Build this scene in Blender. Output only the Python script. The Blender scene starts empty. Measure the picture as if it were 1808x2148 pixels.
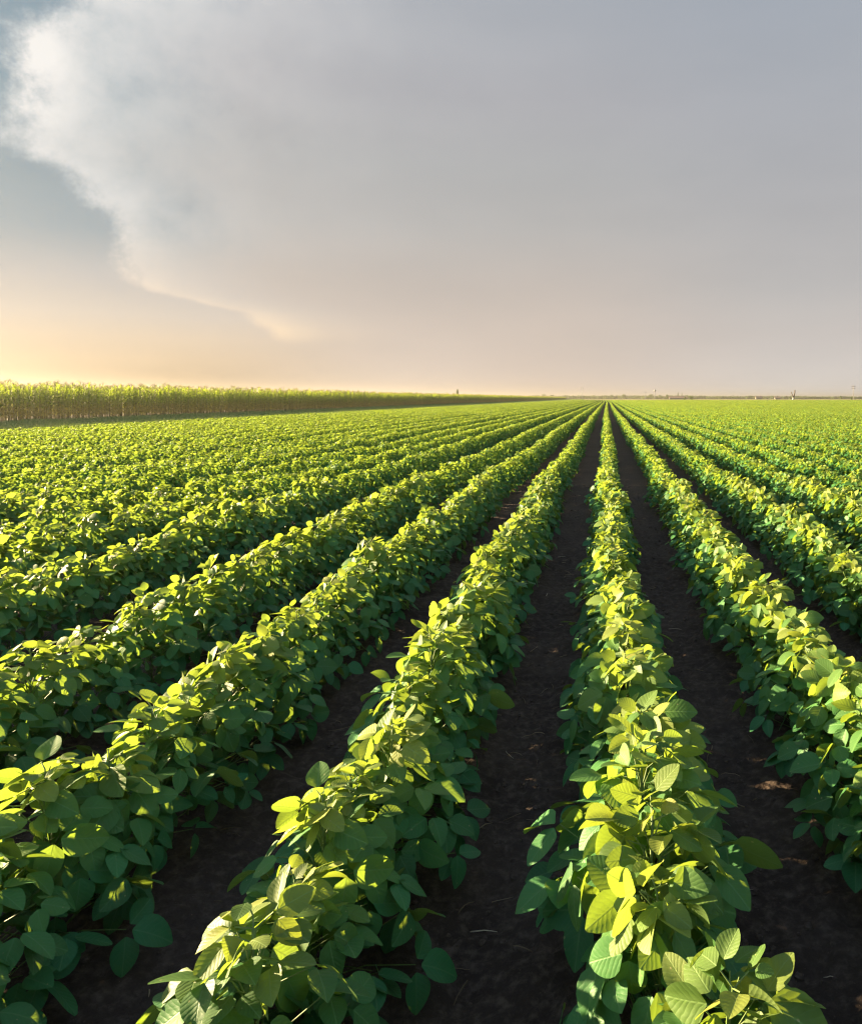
import bpy, math, random
import numpy as np
from mathutils import Vector, Matrix

R = math.radians
rng = np.random.default_rng(7)
random.seed(7)
scene = bpy.context.scene
COL = scene.collection

# ------------------------------------------------------------------ frame
H_EYE = 1.36
F_PX = 1600.0                 # focal length in pixels of the 1808 px wide photograph
VPX, VPY = 1270.0, 835.0      # where the crop rows meet
SUN_AZ, SUN_EL = R(-70), R(10.5)
EXPO = 3.05
SUN_DIR = np.array([math.cos(SUN_EL) * math.sin(SUN_AZ), math.cos(SUN_EL) * math.cos(SUN_AZ), math.sin(SUN_EL)])

scene.view_settings.view_transform = 'Standard'
scene.view_settings.look = 'None'
scene.view_settings.exposure = EXPO
scene.view_settings.gamma = 1.0
scene.view_settings.use_curve_mapping = False
cy = scene.cycles
cy.use_adaptive_sampling = True
cy.adaptive_threshold = 0.015
cy.use_denoising = True
cy.denoiser = 'OPENIMAGEDENOISE'
cy.denoising_input_passes = 'RGB_ALBEDO_NORMAL'
cy.denoising_prefilter = 'ACCURATE'
cy.max_bounces = 7
cy.diffuse_bounces = 3
cy.glossy_bounces = 2
cy.transmission_bounces = 4
cy.transparent_max_bounces = 4
cy.volume_bounces = 0
cy.sample_clamp_indirect = 4.0
cy.blur_glossy = 1.0
cy.filter_width = 1.3

cam_data = bpy.data.cameras.new('camera')
cam = bpy.data.objects.new('camera', cam_data)
COL.objects.link(cam)
cam.location = (0, 0, H_EYE)
cam.rotation_euler = (R(90), 0, 0)
cam_data.sensor_fit = 'HORIZONTAL'
cam_data.sensor_width = 36.0
cam_data.lens = F_PX / 1808 * 36
cam_data.shift_x = (904 - VPX) / 1808
cam_data.shift_y = (VPY - 1074) / 1808
cam_data.clip_start = 0.05
cam_data.clip_end = 12000
scene.camera = cam

# ------------------------------------------------------------------ helpers
def tag(o, label=None, cat=None, group=None, kind=None):
    if label: o['label'] = label
    if cat: o['category'] = cat
    if group: o['group'] = group
    if kind: o['kind'] = kind
    return o

def link(name, me, mat=None, parent=None):
    o = bpy.data.objects.new(name, me)
    if mat is not None and me is not None and len(me.materials) == 0:
        me.materials.append(mat)
    COL.objects.link(o)
    if parent is not None: o.parent = parent
    return o

def empty(name, loc, rz=0.0):
    o = bpy.data.objects.new(name, None)
    o.empty_display_size = 0.2
    COL.objects.link(o)
    o.location = loc
    o.rotation_euler = (0, 0, rz)
    return o

def ordinal(n):
    ones = ['', 'first', 'second', 'third', 'fourth', 'fifth', 'sixth', 'seventh', 'eighth', 'ninth', 'tenth', 'eleventh',
            'twelfth', 'thirteenth', 'fourteenth', 'fifteenth', 'sixteenth', 'seventeenth', 'eighteenth', 'nineteenth']
    tens = ['', '', 'twent', 'thirt', 'fort', 'fift', 'sixt', 'sevent', 'eight', 'ninet']
    if n < 20: return ones[n]
    if n < 100:
        t, u = divmod(n, 10)
        return tens[t] + ('ieth' if u == 0 else 'y-' + ones[u])
    suf = 'th' if 10 <= n % 100 <= 20 else {1: 'st', 2: 'nd', 3: 'rd'}.get(n % 10, 'th')
    return '%d%s' % (n, suf)

def vnoise(x, y, seed=0):
    """value noise on arrays, 0..1"""
    xi = np.floor(x).astype(np.int64); yi = np.floor(y).astype(np.int64)
    fx = x - xi; fy = y - yi
    fx = fx * fx * (3 - 2 * fx); fy = fy * fy * (3 - 2 * fy)
    def h(a, b):
        n = (a * 374761393 + b * 668265263 + seed * 1442695041) & 0xffffffff
        n = ((n ^ (n >> 13)) * 1274126177) & 0xffffffff
        return ((n ^ (n >> 16)) & 0xffff) / 65535.0
    return (h(xi, yi) * (1 - fx) + h(xi + 1, yi) * fx) * (1 - fy) + (h(xi, yi + 1) * (1 - fx) + h(xi + 1, yi + 1) * fx) * fy

def nrm(v):
    v = np.asarray(v, float)
    return v / max(1e-9, np.linalg.norm(v))

def rot_about(v, k, a):
    k = nrm(k); v = np.asarray(v, float)
    return v * math.cos(a) + np.cross(k, v) * math.sin(a) + k * np.dot(k, v) * (1 - math.cos(a))

class MB:
    """collects geometry for ONE mesh"""
    def __init__(self):
        self.v = []; self.f = []; self.uv = []; self.c = []; self.n = 0
    def add(self, verts, faces, uv=None, col=(0.5, 0.5, 0, 1)):
        verts = np.asarray(verts, float)
        m = len(verts)
        self.v.append(verts)
        for f in faces: self.f.append(tuple(i + self.n for i in f))
        self.uv.append(np.zeros((m, 2)) if uv is None else np.asarray(uv, float))
        self.c.append(np.tile(np.asarray(col, float), (m, 1)))
        self.n += m
    def tube(self, pts, rad, sides=6, col=(0.5, 0.5, 0, 1), cap=True):
        pts = [np.asarray(p, float) for p in pts]
        if not hasattr(rad, '__len__'): rad = [rad] * len(pts)
        vs = []; fs = []; uv = []
        ref = np.array([0.3, 0.9, 0.1])
        for i, p in enumerate(pts):
            d = nrm(pts[min(i + 1, len(pts) - 1)] - pts[max(i - 1, 0)])
            a = np.cross(d, ref)
            if np.linalg.norm(a) < 1e-3: a = np.cross(d, np.array([1.0, 0, 0]))
            a = nrm(a); b = np.cross(d, a)
            for k in range(sides):
                t = 2 * math.pi * k / sides
                vs.append(p + (a * math.cos(t) + b * math.sin(t)) * rad[i]); uv.append((k / sides, i))
        for i in range(len(pts) - 1):
            for k in range(sides):
                k2 = (k + 1) % sides
                fs.append((i * sides + k, i * sides + k2, (i + 1) * sides + k2, (i + 1) * sides + k))
        if cap:
            fs.append(tuple(range(sides))[::-1]); fs.append(tuple(range((len(pts) - 1) * sides, len(pts) * sides)))
        self.add(vs, fs, uv, col)
    def box(self, lo, hi, col=(0.5, 0.5, 0, 1)):
        (x0, y0, z0), (x1, y1, z1) = lo, hi
        vs = [(x0, y0, z0), (x1, y0, z0), (x1, y1, z0), (x0, y1, z0), (x0, y0, z1), (x1, y0, z1), (x1, y1, z1), (x0, y1, z1)]
        self.add(vs, [(0, 3, 2, 1), (4, 5, 6, 7), (0, 1, 5, 4), (1, 2, 6, 5), (2, 3, 7, 6), (3, 0, 4, 7)], None, col)
    def mesh(self, name, mat=None, smooth=True):
        me = bpy.data.meshes.new(name)
        V = np.concatenate(self.v) if self.v else np.zeros((0, 3))
        me.from_pydata(V.tolist(), [], self.f)
        UV = np.concatenate(self.uv); C = np.concatenate(self.c)
        li = np.empty(len(me.loops), np.int32); me.loops.foreach_get('vertex_index', li)
        uvl = me.uv_layers.new(name='UVMap')
        uvl.data.foreach_set('uv', UV[li].astype(np.float32).ravel())
        ca = me.color_attributes.new('leafdata', 'FLOAT_COLOR', 'POINT')
        ca.data.foreach_set('color', C.astype(np.float32).ravel())
        if smooth: me.polygons.foreach_set('use_smooth', np.ones(len(me.polygons), bool))
        if mat: me.materials.append(mat)
        me.update()
        return me

# ------------------------------------------------------------------ node helpers
class NT:
    def __init__(self, nt): self.nt = nt; self.nodes = nt.nodes; self.links = nt.links
    def new(self, t, **kw):
        n = self.nodes.new(t)
        for k, v in kw.items(): setattr(n, k, v)
        return n
    def put(self, sock, v):
        if hasattr(v, 'is_linked') or hasattr(v, 'links'): self.links.new(v, sock)
        else: sock.default_value = v
    def m(self, op, a, b=None, c=None, clamp=False):
        n = self.new('ShaderNodeMath', operation=op, use_clamp=clamp)
        for i, v in enumerate((a, b, c)):
            if v is not None: self.put(n.inputs[i], v)
        return n.outputs[0]
    def sstep(self, x, lo, hi, a=0.0, b=1.0):
        n = self.new('ShaderNodeMapRange', interpolation_type='SMOOTHSTEP')
        for i, v in enumerate((x, lo, hi, a, b)): self.put(n.inputs[i], v)
        return n.outputs[0]
    def lin(self, x, lo, hi, a=0.0, b=1.0):
        n = self.new('ShaderNodeMapRange', interpolation_type='LINEAR')
        for i, v in enumerate((x, lo, hi, a, b)): self.put(n.inputs[i], v)
        return n.outputs[0]
    def mix(self, f, a, b, mode='MIX'):
        n = self.new('ShaderNodeMix', data_type='RGBA', blend_type=mode)
        self.put(n.inputs[0], f)
        for k, v in ((6, a), (7, b)):
            if isinstance(v, tuple) and len(v) == 3: v = v + (1,)
            self.put(n.inputs[k], v)
        return n.outputs[2]
    def ramp(self, x, stops, interp='LINEAR'):
        n = self.new('ShaderNodeValToRGB')
        cr = n.color_ramp; cr.interpolation = interp
        while len(cr.elements) > 1: cr.elements.remove(cr.elements[-1])
        for i, (p, c) in enumerate(stops):
            e = cr.elements[0] if i == 0 else cr.elements.new(p)
            e.position = p
            e.color = c if len(c) == 4 else tuple(c) + (1,)
        self.put(n.inputs[0], x)
        return n.outputs[0]
    def noise(self, vec, scale, detail=4, rough=0.55, out=0):
        n = self.new('ShaderNodeTexNoise')
        if vec is not None: self.links.new(vec, n.inputs['Vector'])
        n.inputs['Scale'].default_value = scale
        n.inputs['Detail'].default_value = detail
        n.inputs['Roughness'].default_value = rough
        return n.outputs[out]

def new_mat(name):
    m = bpy.data.materials.new(name); m.use_nodes = True
    m.node_tree.nodes.clear()
    t = NT(m.node_tree)
    out = t.new('ShaderNodeOutputMaterial')
    return m, t, out

def principled(t, base, rough=0.5, spec=0.5):
    p = t.new('ShaderNodeBsdfPrincipled')
    t.put(p.inputs['Base Color'], base if not isinstance(base, tuple) else base + (1,))
    t.put(p.inputs['Roughness'], rough)
    t.put(p.inputs['Specular IOR Level'], spec)
    return p

def simple_mat(name, col, rough=0.7, var=0.25, scale=6.0, spec=0.3):
    m, t, out = new_mat(name)
    tc = t.new('ShaderNodeTexCoord')
    n = t.noise(tc.outputs['Object'], scale, 5)
    f = t.lin(n, 0.25, 0.75, 1 - var, 1 + var)
    mul = t.new('ShaderNodeVectorMath', operation='SCALE')
    mul.inputs[0].default_value = col
    t.links.new(f, mul.inputs['Scale'])
    p = principled(t, mul.outputs[0], rough, spec)
    t.links.new(p.outputs[0], out.inputs[0])
    return m

def lin_rgb(r, g, b):
    f = lambda c: (c / 255 / 12.92) if c / 255 <= 0.04045 else ((c / 255 + 0.055) / 1.055) ** 2.4
    return (f(r), f(g), f(b))

# ------------------------------------------------------------------ leaf material
def leaf_mat(name, young, mature, deep, veins=True, transl=0.42, rough=0.52, spec=0.20, tcol=(0.37, 0.47, 0.02)):
    m, t, out = new_mat(name)
    at = t.new('ShaderNodeAttribute', attribute_name='leafdata')
    sep = t.new('ShaderNodeSeparateColor'); t.links.new(at.outputs['Color'], sep.inputs[0])
    rnd, age = sep.outputs[0], sep.outputs[1]
    oi = t.new('ShaderNodeObjectInfo')
    base = t.mix(t.sstep(age, 0.05, 0.55), deep, mature)
    yf = t.m('MULTIPLY', t.sstep(age, 0.55, 1.0), t.lin(rnd, 0.1, 0.9, 0.10, 1.0))
    base = t.mix(yf, base, young)
    br = t.m('MULTIPLY', t.lin(rnd, 0, 1, 0.78, 1.22), t.lin(oi.outputs['Random'], 0, 1, 0.88, 1.12))
    sc = t.new('ShaderNodeVectorMath', operation='SCALE'); t.links.new(base, sc.inputs[0]); t.links.new(br, sc.inputs['Scale'])
    base = sc.outputs[0]
    tr_fac = t.m('MULTIPLY', t.lin(age, 0.1, 0.8, 0.6, 1.05), transl)
    nor = None
    if veins:
        uv = t.new('ShaderNodeUVMap', uv_map='UVMap')
        s2 = t.new('ShaderNodeSeparateXYZ'); t.links.new(uv.outputs[0], s2.inputs[0])
        av = t.m('ABSOLUTE', t.m('SUBTRACT', s2.outputs[1], 0.5))          # 0 at the midrib, 0.5 at the edge
        mid = t.sstep(av, 0.006, 0.035, 1, 0)
        w = t.m('ADD', t.m('MULTIPLY', t.m('SUBTRACT', s2.outputs[0], t.m('MULTIPLY', t.m('POWER', av, 0.8), 0.62)), 7.0), t.m('ADD', t.m('MULTIPLY', rnd, 3.0), t.m('MULTIPLY', t.noise(uv.outputs[0], 3.0, 2), 1.3)))
        fr = t.m('PINGPONG', w, 0.5)                                        # 0 on a side vein, 0.5 between veins
        side = t.sstep(fr, 0.0, 0.11, 1, 0)
        vein = t.m('MAXIMUM', mid, t.m('MULTIPLY', side, 0.55))
        base = t.mix(t.m('MULTIPLY', vein, 0.5), base, t.mix(0.5, base, (0.20, 0.30, 0.10)))
        n1 = t.noise(uv.outputs[0], 9.0, 4)
        base = t.mix(t.m('MULTIPLY', t.sstep(n1, 0.45, 0.75), 0.30), base, t.mix(0.55, base, (0.10, 0.13, 0.05)))
        vs = t.new('ShaderNodeTexVoronoi'); vs.inputs['Scale'].default_value = 5.0
        ofs = t.new('ShaderNodeVectorMath', operation='ADD'); t.links.new(uv.outputs[0], ofs.inputs[0])
        cx = t.new('ShaderNodeCombineXYZ'); t.links.new(t.m('MULTIPLY', rnd, 37.0), cx.inputs[0]); t.links.new(t.m('MULTIPLY', rnd, 91.0), cx.inputs[1])
        t.links.new(cx.outputs[0], ofs.inputs[1]); t.links.new(ofs.outputs[0], vs.inputs['Vector'])
        sc2 = t.new('ShaderNodeSeparateColor'); t.links.new(vs.outputs['Color'], sc2.inputs[0])
        spot = t.m('MULTIPLY', t.sstep(vs.outputs['Distance'], 0.10, 0.19, 1, 0), t.sstep(sc2.outputs[0], 0.90, 0.93))
        base = t.mix(t.m('MULTIPLY', spot, 0.8), base, (0.30, 0.27, 0.12))
        h = t.m('SUBTRACT', t.m('MULTIPLY', t.m('SINE', t.m('MULTIPLY', fr, math.pi)), 0.6), t.m('MULTIPLY', mid, 0.9))
        h = t.m('ADD', h, t.m('MULTIPLY', n1, 0.5))
        bp = t.new('ShaderNodeBump'); bp.inputs['Strength'].default_value = 0.22; bp.inputs['Distance'].default_value = 0.0025
        t.links.new(h, bp.inputs['Height']); nor = bp.outputs[0]
        tr_fac = t.m('MULTIPLY', t.lin(vein, 0, 1, 1.0, 0.6), tr_fac)
    geo = t.new('ShaderNodeNewGeometry')
    pale = t.mix(0.35, base, (0.13, 0.19, 0.09))
    base2 = t.mix(geo.outputs['Backfacing'], base, pale)
    p = principled(t, base2, rough, spec)
    trb = t.new('ShaderNodeBsdfTranslucent')
    tc = t.mix(0.55, base, tcol)
    t.links.new(tc, trb.inputs[0])
    if nor is not None:
        t.links.new(nor, p.inputs['Normal']); t.links.new(nor, trb.inputs['Normal'])
    ms = t.new('ShaderNodeMixShader')
    t.put(ms.inputs[0], tr_fac)
    t.links.new(p.outputs[0], ms.inputs[1]); t.links.new(trb.outputs[0], ms.inputs[2])
    t.links.new(ms.outputs[0], out.inputs[0])
    return m

M_LEAF = leaf_mat('soybean_leaf', (0.215, 0.225, 0.045), (0.050, 0.155, 0.042), (0.021, 0.118, 0.044))
M_LEAF_FAR = leaf_mat('soybean_leaf_plain', (0.215, 0.225, 0.045), (0.050, 0.155, 0.042), (0.021, 0.118, 0.044), veins=False, spec=0.10)
M_STEM = simple_mat('soybean_stem', (0.10, 0.15, 0.04), 0.6, 0.3, 40)
M_CORN = leaf_mat('maize_leaf', (0.24, 0.28, 0.035), (0.15, 0.205, 0.040), (0.34, 0.23, 0.085), veins=False, transl=0.48, rough=0.5)
M_CORNSTALK = simple_mat('maize_stalk', (0.17, 0.14, 0.06), 0.65, 0.35, 8)
M_TASSEL = simple_mat('maize_tassel', (0.26, 0.20, 0.08), 0.8, 0.3, 20)
M_GRASS = leaf_mat('verge_grass', (0.14, 0.20, 0.06), (0.10, 0.17, 0.06), (0.08, 0.13, 0.05), veins=False, transl=0.25, rough=0.6)
M_TREE = leaf_mat('far_tree_leaf', (0.035, 0.055, 0.024), (0.026, 0.046, 0.022), (0.02, 0.036, 0.018), veins=False, transl=0.15, rough=0.7, spec=0.2)
M_BARK = simple_mat('bark', (0.075, 0.058, 0.045), 0.9, 0.35, 5)
M_PALEBARK = simple_mat('whitewashed_bark', (0.36, 0.33, 0.30), 0.9, 0.15, 4)
M_STRAW = leaf_mat('straw', (0.48, 0.40, 0.30), (0.24, 0.17, 0.11), (0.10, 0.068, 0.044), veins=False, transl=0.1, rough=0.7)
M_CONC = simple_mat('weathered_concrete', (0.24, 0.23, 0.22), 0.85, 0.15, 3)
M_STEEL = simple_mat('grey_steel', (0.20, 0.21, 0.22), 0.5, 0.15, 3)
M_WALL = simple_mat('cream_render', (0.11, 0.105, 0.095), 0.9, 0.1, 1)
M_ROOF = simple_mat('clay_roof_tile', (0.26, 0.16, 0.11), 0.85, 0.25, 2)
M_GLASS = simple_mat('dark_window', (0.03, 0.035, 0.04), 0.2, 0.1, 1, 0.5)
M_PORC = simple_mat('insulator_porcelain', (0.18, 0.12, 0.10), 0.3, 0.1, 3)

# ------------------------------------------------------------------ soil
def soil_material():
    m, t, out = new_mat('dark_soil')
    tc = t.new('ShaderNodeTexCoord')
    P = tc.outputs['Object']
    n1 = t.noise(P, 1.7, 6, 0.6)
    n2 = t.noise(P, 28.0, 8, 0.65)
    n3 = t.noise(P, 190.0, 3, 0.6)
    vo = t.new('ShaderNodeTexVoronoi'); vo.inputs['Scale'].default_value = 55.0; t.links.new(P, vo.inputs['Vector'])
    c = t.mix(t.sstep(n1, 0.3, 0.7), (0.036, 0.025, 0.0205), (0.062, 0.044, 0.035))
    c = t.mix(t.sstep(n2, 0.42, 0.75), c, (0.11, 0.08, 0.064))
    c = t.mix(t.m('MULTIPLY', t.sstep(n3, 0.66, 0.76), 0.6), c, (0.22, 0.155, 0.105))
    # farther fields: stubble and pale grass beyond the end of the rows
    s = t.new('ShaderNodeSeparateXYZ'); t.links.new(P, s.inputs[0])
    nf = t.noise(P, 0.02, 4)
    far = t.mix(t.sstep(nf, 0.4, 0.6), (0.10, 0.11, 0.04), (0.24, 0.19, 0.11))
    c = t.mix(t.sstep(s.outputs[1], 425, 440), c, far)
    # grass verge along the maize
    vg = t.m('MULTIPLY', t.sstep(s.outputs[0], -17.6, -18.2), t.sstep(s.outputs[0], -33.6, -32.8))
    c = t.mix(t.m('MULTIPLY', vg, t.sstep(s.outputs[1], 640, 630)), c, (0.07, 0.10, 0.038))
    h = t.m('ADD', t.m('MULTIPLY', n2, 0.7), t.m('ADD', t.m('MULTIPLY', n3, 0.25), t.m('MULTIPLY', vo.outputs[0], 0.35)))
    bp = t.new('ShaderNodeBump'); bp.inputs['Strength'].default_value = 0.8; bp.inputs['Distance'].default_value = 0.02
    t.links.new(h, bp.inputs['Height'])
    p = principled(t, c, 0.92, 0.12)
    t.links.new(bp.outputs[0], p.inputs['Normal'])
    t.links.new(p.outputs[0], out.inputs[0])
    return m
M_SOIL = soil_material()
M_CLOD = simple_mat('soil_crumb', (0.085, 0.062, 0.050), 0.95, 0.5, 0.9, 0.1)

ROW0, ROWS = 0.05, 0.72          # x of the row under the camera, row spacing
Y_END = 425.0
def wig(y):
    y = np.asarray(y, float)
    return 0.022 * np.sin(y * 0.42 + 1.0) + 0.014 * np.sin(y * 1.13) + 0.35 * np.clip((y - 40) / 150, 0, 1) * np.sin((y - 40) / 75.0)

def axis_coords(fine_lo, fine_hi, step, lo, hi, grow=1.22):
    a = list(np.arange(fine_lo, fine_hi + 1e-6, step))
    s = step; x = fine_hi
    while x < hi:
        s *= grow; x = min(hi, x + s); a.append(x)
    s = step; x = fine_lo; pre = []
    while x > lo:
        s *= grow; x = max(lo, x - s); pre.append(x)
    return np.array(pre[::-1] + a)

def gz(X, Y):
    fade = np.clip((X + 4.5) / 1.5, 0, 1) * np.clip((4.0 - X) / 1.5, 0, 1) * np.clip((9.5 - Y) / 3, 0, 1) * np.clip((Y + 1) / 1.5, 0, 1)
    Z = 0.022 * np.cos(2 * math.pi * (X - ROW0 - wig(Y)) / ROWS)
    for sc, am, sd in ((2.2, .020, 1), (6, .022, 2), (15, .018, 3), (31, .012, 4)):
        n = vnoise(X * sc, Y * sc, sd)
        if sc > 5: n = 1 - np.abs(2 * n - 1)
        Z = Z + am * (n - 0.5)
    return Z * fade - 0.02 * fade

def ground():
    xs = axis_coords(-2.9, 1.9, 0.016, -3800, 3800)
    ys = axis_coords(1.0, 6.4, 0.018, -400, 4200)
    X, Y = np.meshgrid(xs, ys)
    Z = gz(X, Y)
    nx, ny = len(xs), len(ys)
    V = np.stack([X.ravel(), Y.ravel(), Z.ravel()], 1)
    i = np.arange(nx - 1)[None, :] + nx * np.arange(ny - 1)[:, None]
    Fq = np.stack([i, i + 1, i + nx + 1, i + nx], -1).reshape(-1, 4)
    me = bpy.data.meshes.new('ground')
    me.vertices.add(len(V)); me.vertices.foreach_set('co', V.ravel())
    me.loops.add(Fq.size); me.loops.foreach_set('vertex_index', Fq.ravel().astype(np.int32))
    me.polygons.add(len(Fq)); me.polygons.foreach_set('loop_start', (np.arange(len(Fq)) * 4).astype(np.int32))
    me.polygons.foreach_set('use_smooth', np.ones(len(Fq), bool))
    me.update(calc_edges=True)
    tag(link('ground', me, M_SOIL), kind='structure')
ground()

# ------------------------------------------------------------------ leaves
def leaf_grid(nu, nv):
    us = np.linspace(0, 1, nu); vs = np.linspace(-1, 1, nv)
    U, Vv = np.meshgrid(us, vs, indexing='ij')
    fs = []
    for a in range(nu - 1):
        for b in range(nv - 1):
            i = a * nv + b
            fs.append((i, i + nv, i + nv + 1, i + 1))
    return U.ravel(), Vv.ravel(), fs
GRIDS = {0: leaf_grid(8, 5), 1: leaf_grid(5, 3), 2: leaf_grid(3, 3)}

def soy_profile(u):
    return np.maximum(0.02, np.sin(math.pi * np.clip(u, 0, 1) ** 0.76)) ** 0.62

def add_leaflet(mb, lod, o, axis, normal, L, W, fold, curl, cup, wave, rnd, age):
    U, V, fs = GRIDS[lod]
    axis = nrm(axis); normal = nrm(normal - axis * np.dot(axis, normal)); side = np.cross(normal, axis)
    half = 0.5 * W * soy_profile(U)
    y = V * half
    z = fold * np.abs(y) - cup * (V ** 2) * half - curl * L * U ** 2 + wave * L * np.sin(U * 6.5 + rnd * 9) * V * 0.5
    x = L * (U - 0.10 * curl * U ** 2)
    P = o + x[:, None] * axis + y[:, None] * side + z[:, None] * normal
    mb.add(P, fs, np.stack([U, V * 0.5 * soy_profile(U) + 0.5], 1) if lod == 0 else np.stack([U, V * .5 + .5], 1), (rnd, age, 0, 1))

def add_trifoliate(mb, lod, p, axis, normal, S, rnd0, age, jr):
    """three leaflets at the end of one stalk"""
    axis = nrm(axis); normal = nrm(normal - axis * np.dot(axis, normal))
    g = jr.normal
    for k, ang in enumerate((0.0, R(jr.uniform(62, 84)), -R(jr.uniform(62, 84)))):
        a = rot_about(axis, normal, ang)
        n = rot_about(normal, axis, 0.0)
        if k:   # side leaflets hang a little to their own side
            n = rot_about(n, axis, -math.copysign(R(jr.uniform(4, 30)), ang))
            a = rot_about(axis, n, ang)
        n = rot_about(n, a, R(g(0, 20)))
        pitch = R(g(8, 17))
        a2 = rot_about(a, np.cross(n, a), pitch); n2 = rot_about(n, np.cross(n, a), pitch)
        L = S * jr.uniform(0.86, 1.12) * (1.06 if k == 0 else 0.94)
        o = p + (axis * 0.16 * S if k == 0 else a * 0.015)
        add_leaflet(mb, lod, o, a2, n2, L, L * jr.uniform(0.68, 0.84), jr.uniform(0.05, 0.42), jr.uniform(0.02, 0.28),
                    jr.uniform(-0.05, 0.22), jr.uniform(0.0, 0.05), float(np.clip(rnd0 + g(0, 0.16), 0, 1)), age)

def soy_plant(lod, seed, n_tri, hgt=0.47, petioles=True):
    jr = np.random.default_rng(seed)
    fo = MB(); st = MB()
    lean = jr.normal(0, 0.02, 2)
    def stem_at(z):
        k = z / hgt
        return np.array([lean[0] * k, lean[1] * k, z])
    if petioles: st.tube([stem_at(-0.02), stem_at(hgt * .3), stem_at(hgt * .65), stem_at(hgt * .93)], [.0048, .0044, .0034, .0018], 6)
    for i in range(n_tri):
        k = (i + jr.uniform(0, 1)) / n_tri
        z = 0.09 + (hgt - 0.09 - (0.0, 0.02, 0.02)[lod]) * k ** (0.85, 0.8, 0.8)[lod]
        kz = z / hgt
        ang = i * 2.4 + jr.normal(0, 0.35)
        out = np.array([math.cos(ang), math.sin(ang), 0.0])
        if lod == 0: prof = np.interp(kz, [0.1, 0.3, 0.55, 0.8, 1.0], [0.200, 0.235, 0.185, 0.090, 0.03])
        else: prof = np.interp(kz, [0.1, 0.35, 0.7, 0.9, 1.0], [0.130, 0.145, 0.098, 0.050, 0.015])
        rad = prof * jr.uniform(0.55, 1.0)
        tgt = np.array([out[0] * rad * 1.0, out[1] * rad * 0.85, z]) + stem_at(z) * [1, 1, 0]
        base = stem_at(max(0.03, z - jr.uniform(0.07, 0.13) * (0.4 + rad / 0.2)))
        top = kz > (0.80, 0.87, 0.87)[lod]
        if kz > 0.93 and jr.uniform() < .7:
            S = jr.uniform(0.036, 0.058) * (1.0, .85, .85)[lod]; age = 1.0
        else:
            S = jr.uniform(0.060, 0.090) * (1.0, 0.70, 0.68)[lod] * (0.92 if top else 1.0); age = float(np.clip(kz ** (1.7, 2.0, 1.8)[lod] + jr.normal(0, 0.07), 0, 1))
        a_az = ang + jr.normal(0, 0.6)
        if top:       # crest leaves stand up and turn to the sun
            q = jr.uniform(0, 6.28)
            n = np.array([0, 0, jr.uniform(0.35, 1.0)]) + np.array([math.cos(q), math.sin(q), 0]) * jr.uniform(0.2, 0.75) + out * 0.35
            n = n + SUN_DIR * jr.uniform((0.0, 0.5, 0.5)[lod], (0.9, 1.5, 1.5)[lod])
            a = np.array([math.cos(a_az), math.sin(a_az), jr.uniform(-0.1, 0.5) if lod == 0 else jr.uniform(0.0, 0.9)])
        else:         # the sides are shingled with leaves that face out and hang
            tilt = np.interp(kz, [0.1, 0.5, 0.8], [0.85, 1.15, (1.25, 1.7, 1.7)[lod]]) * (0.6 + 0.4 * min(1, rad / 0.16)) + jr.normal(0, 0.2)
            n = np.array([0, 0, 0.85]) + out * tilt + jr.normal(0, 0.22, 3)
            a = np.array([math.cos(a_az), math.sin(a_az), -0.25])
        n = nrm(n)
        add_trifoliate(fo, lod, tgt, a, n, S, jr.uniform(0.1, 0.9), age, jr)
        if petioles:
            midp = (base + tgt) / 2 + np.array([0, 0, 0.012]) - out * 0.012
            st.tube([base, midp, tgt], [.0019, .0016, .0012], 4, cap=False)
    if lod:           # farther rows: an even crest
        zc = 0.86 * hgt
        for v in fo.v:
            over = v[:, 2] > zc
            v[over, 2] = zc + (v[over, 2] - zc) * 0.62
    return fo, st

N_VAR = 14
SOY0 = []
for i in range(N_VAR):
    fo, st = soy_plant(0, 100 + i, 44, 0.45 * (1 + 0.05 * math.sin(i * 2.1)))
    SOY0.append((fo.mesh('soybean_foliage', M_LEAF), st.mesh('soybean_stem', M_STEM)))

# ------------------------------------------------------------------ placing the soybean crop
def row_x(k):
    # every third gap on the left, where two passes of the planter meet, is a little wider
    return ROW0 + ROWS * k - (0.25 * ((-k - 1) // 3) if k < -3 else 0.0)
def slim(d):
    return float(np.interp(d, [2.5, 5.0], [1.0, 0.90]))
K_MIN, K_MAX = -23, 200
PLANT = 0.20

def in_frame(x, y, z):
    if y < 0.3: return False
    u = VPX + F_PX * x / y; v = VPY + F_PX * (H_EYE - z) / y
    return -30 < u < 1838 and v < 2165

near = []                                        # (distance, k, x, y)
for k in range(K_MIN, 40):
    n = int(18 / PLANT)
    for j in range(-12, n):
        y = j * PLANT + (k * 0.077) % PLANT + random.uniform(-0.03, 0.03)
        x = row_x(k) + float(wig(y)) + random.gauss(0, 0.018)
        near.append((math.hypot(x, y, H_EYE - 0.3), k, x, y))
vis = [p for p in near if any(in_frame(p[2] + dx, p[3], z) for z in (0.12, 0.42) for dx in (-0.12, 0.12))]
vis.sort()
IND = vis[:300]
IND_SET = {(p[1], round(p[3], 5)) for p in IND}
byrow = {}
for p in IND: byrow.setdefault(p[1], []).append(p)

def row_phrase(k):
    if k >= 0:
        return ('%s row right of the centre furrow' % ordinal(k + 1))
    return ('%s row left of the centre furrow' % ordinal(-k))

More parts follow.
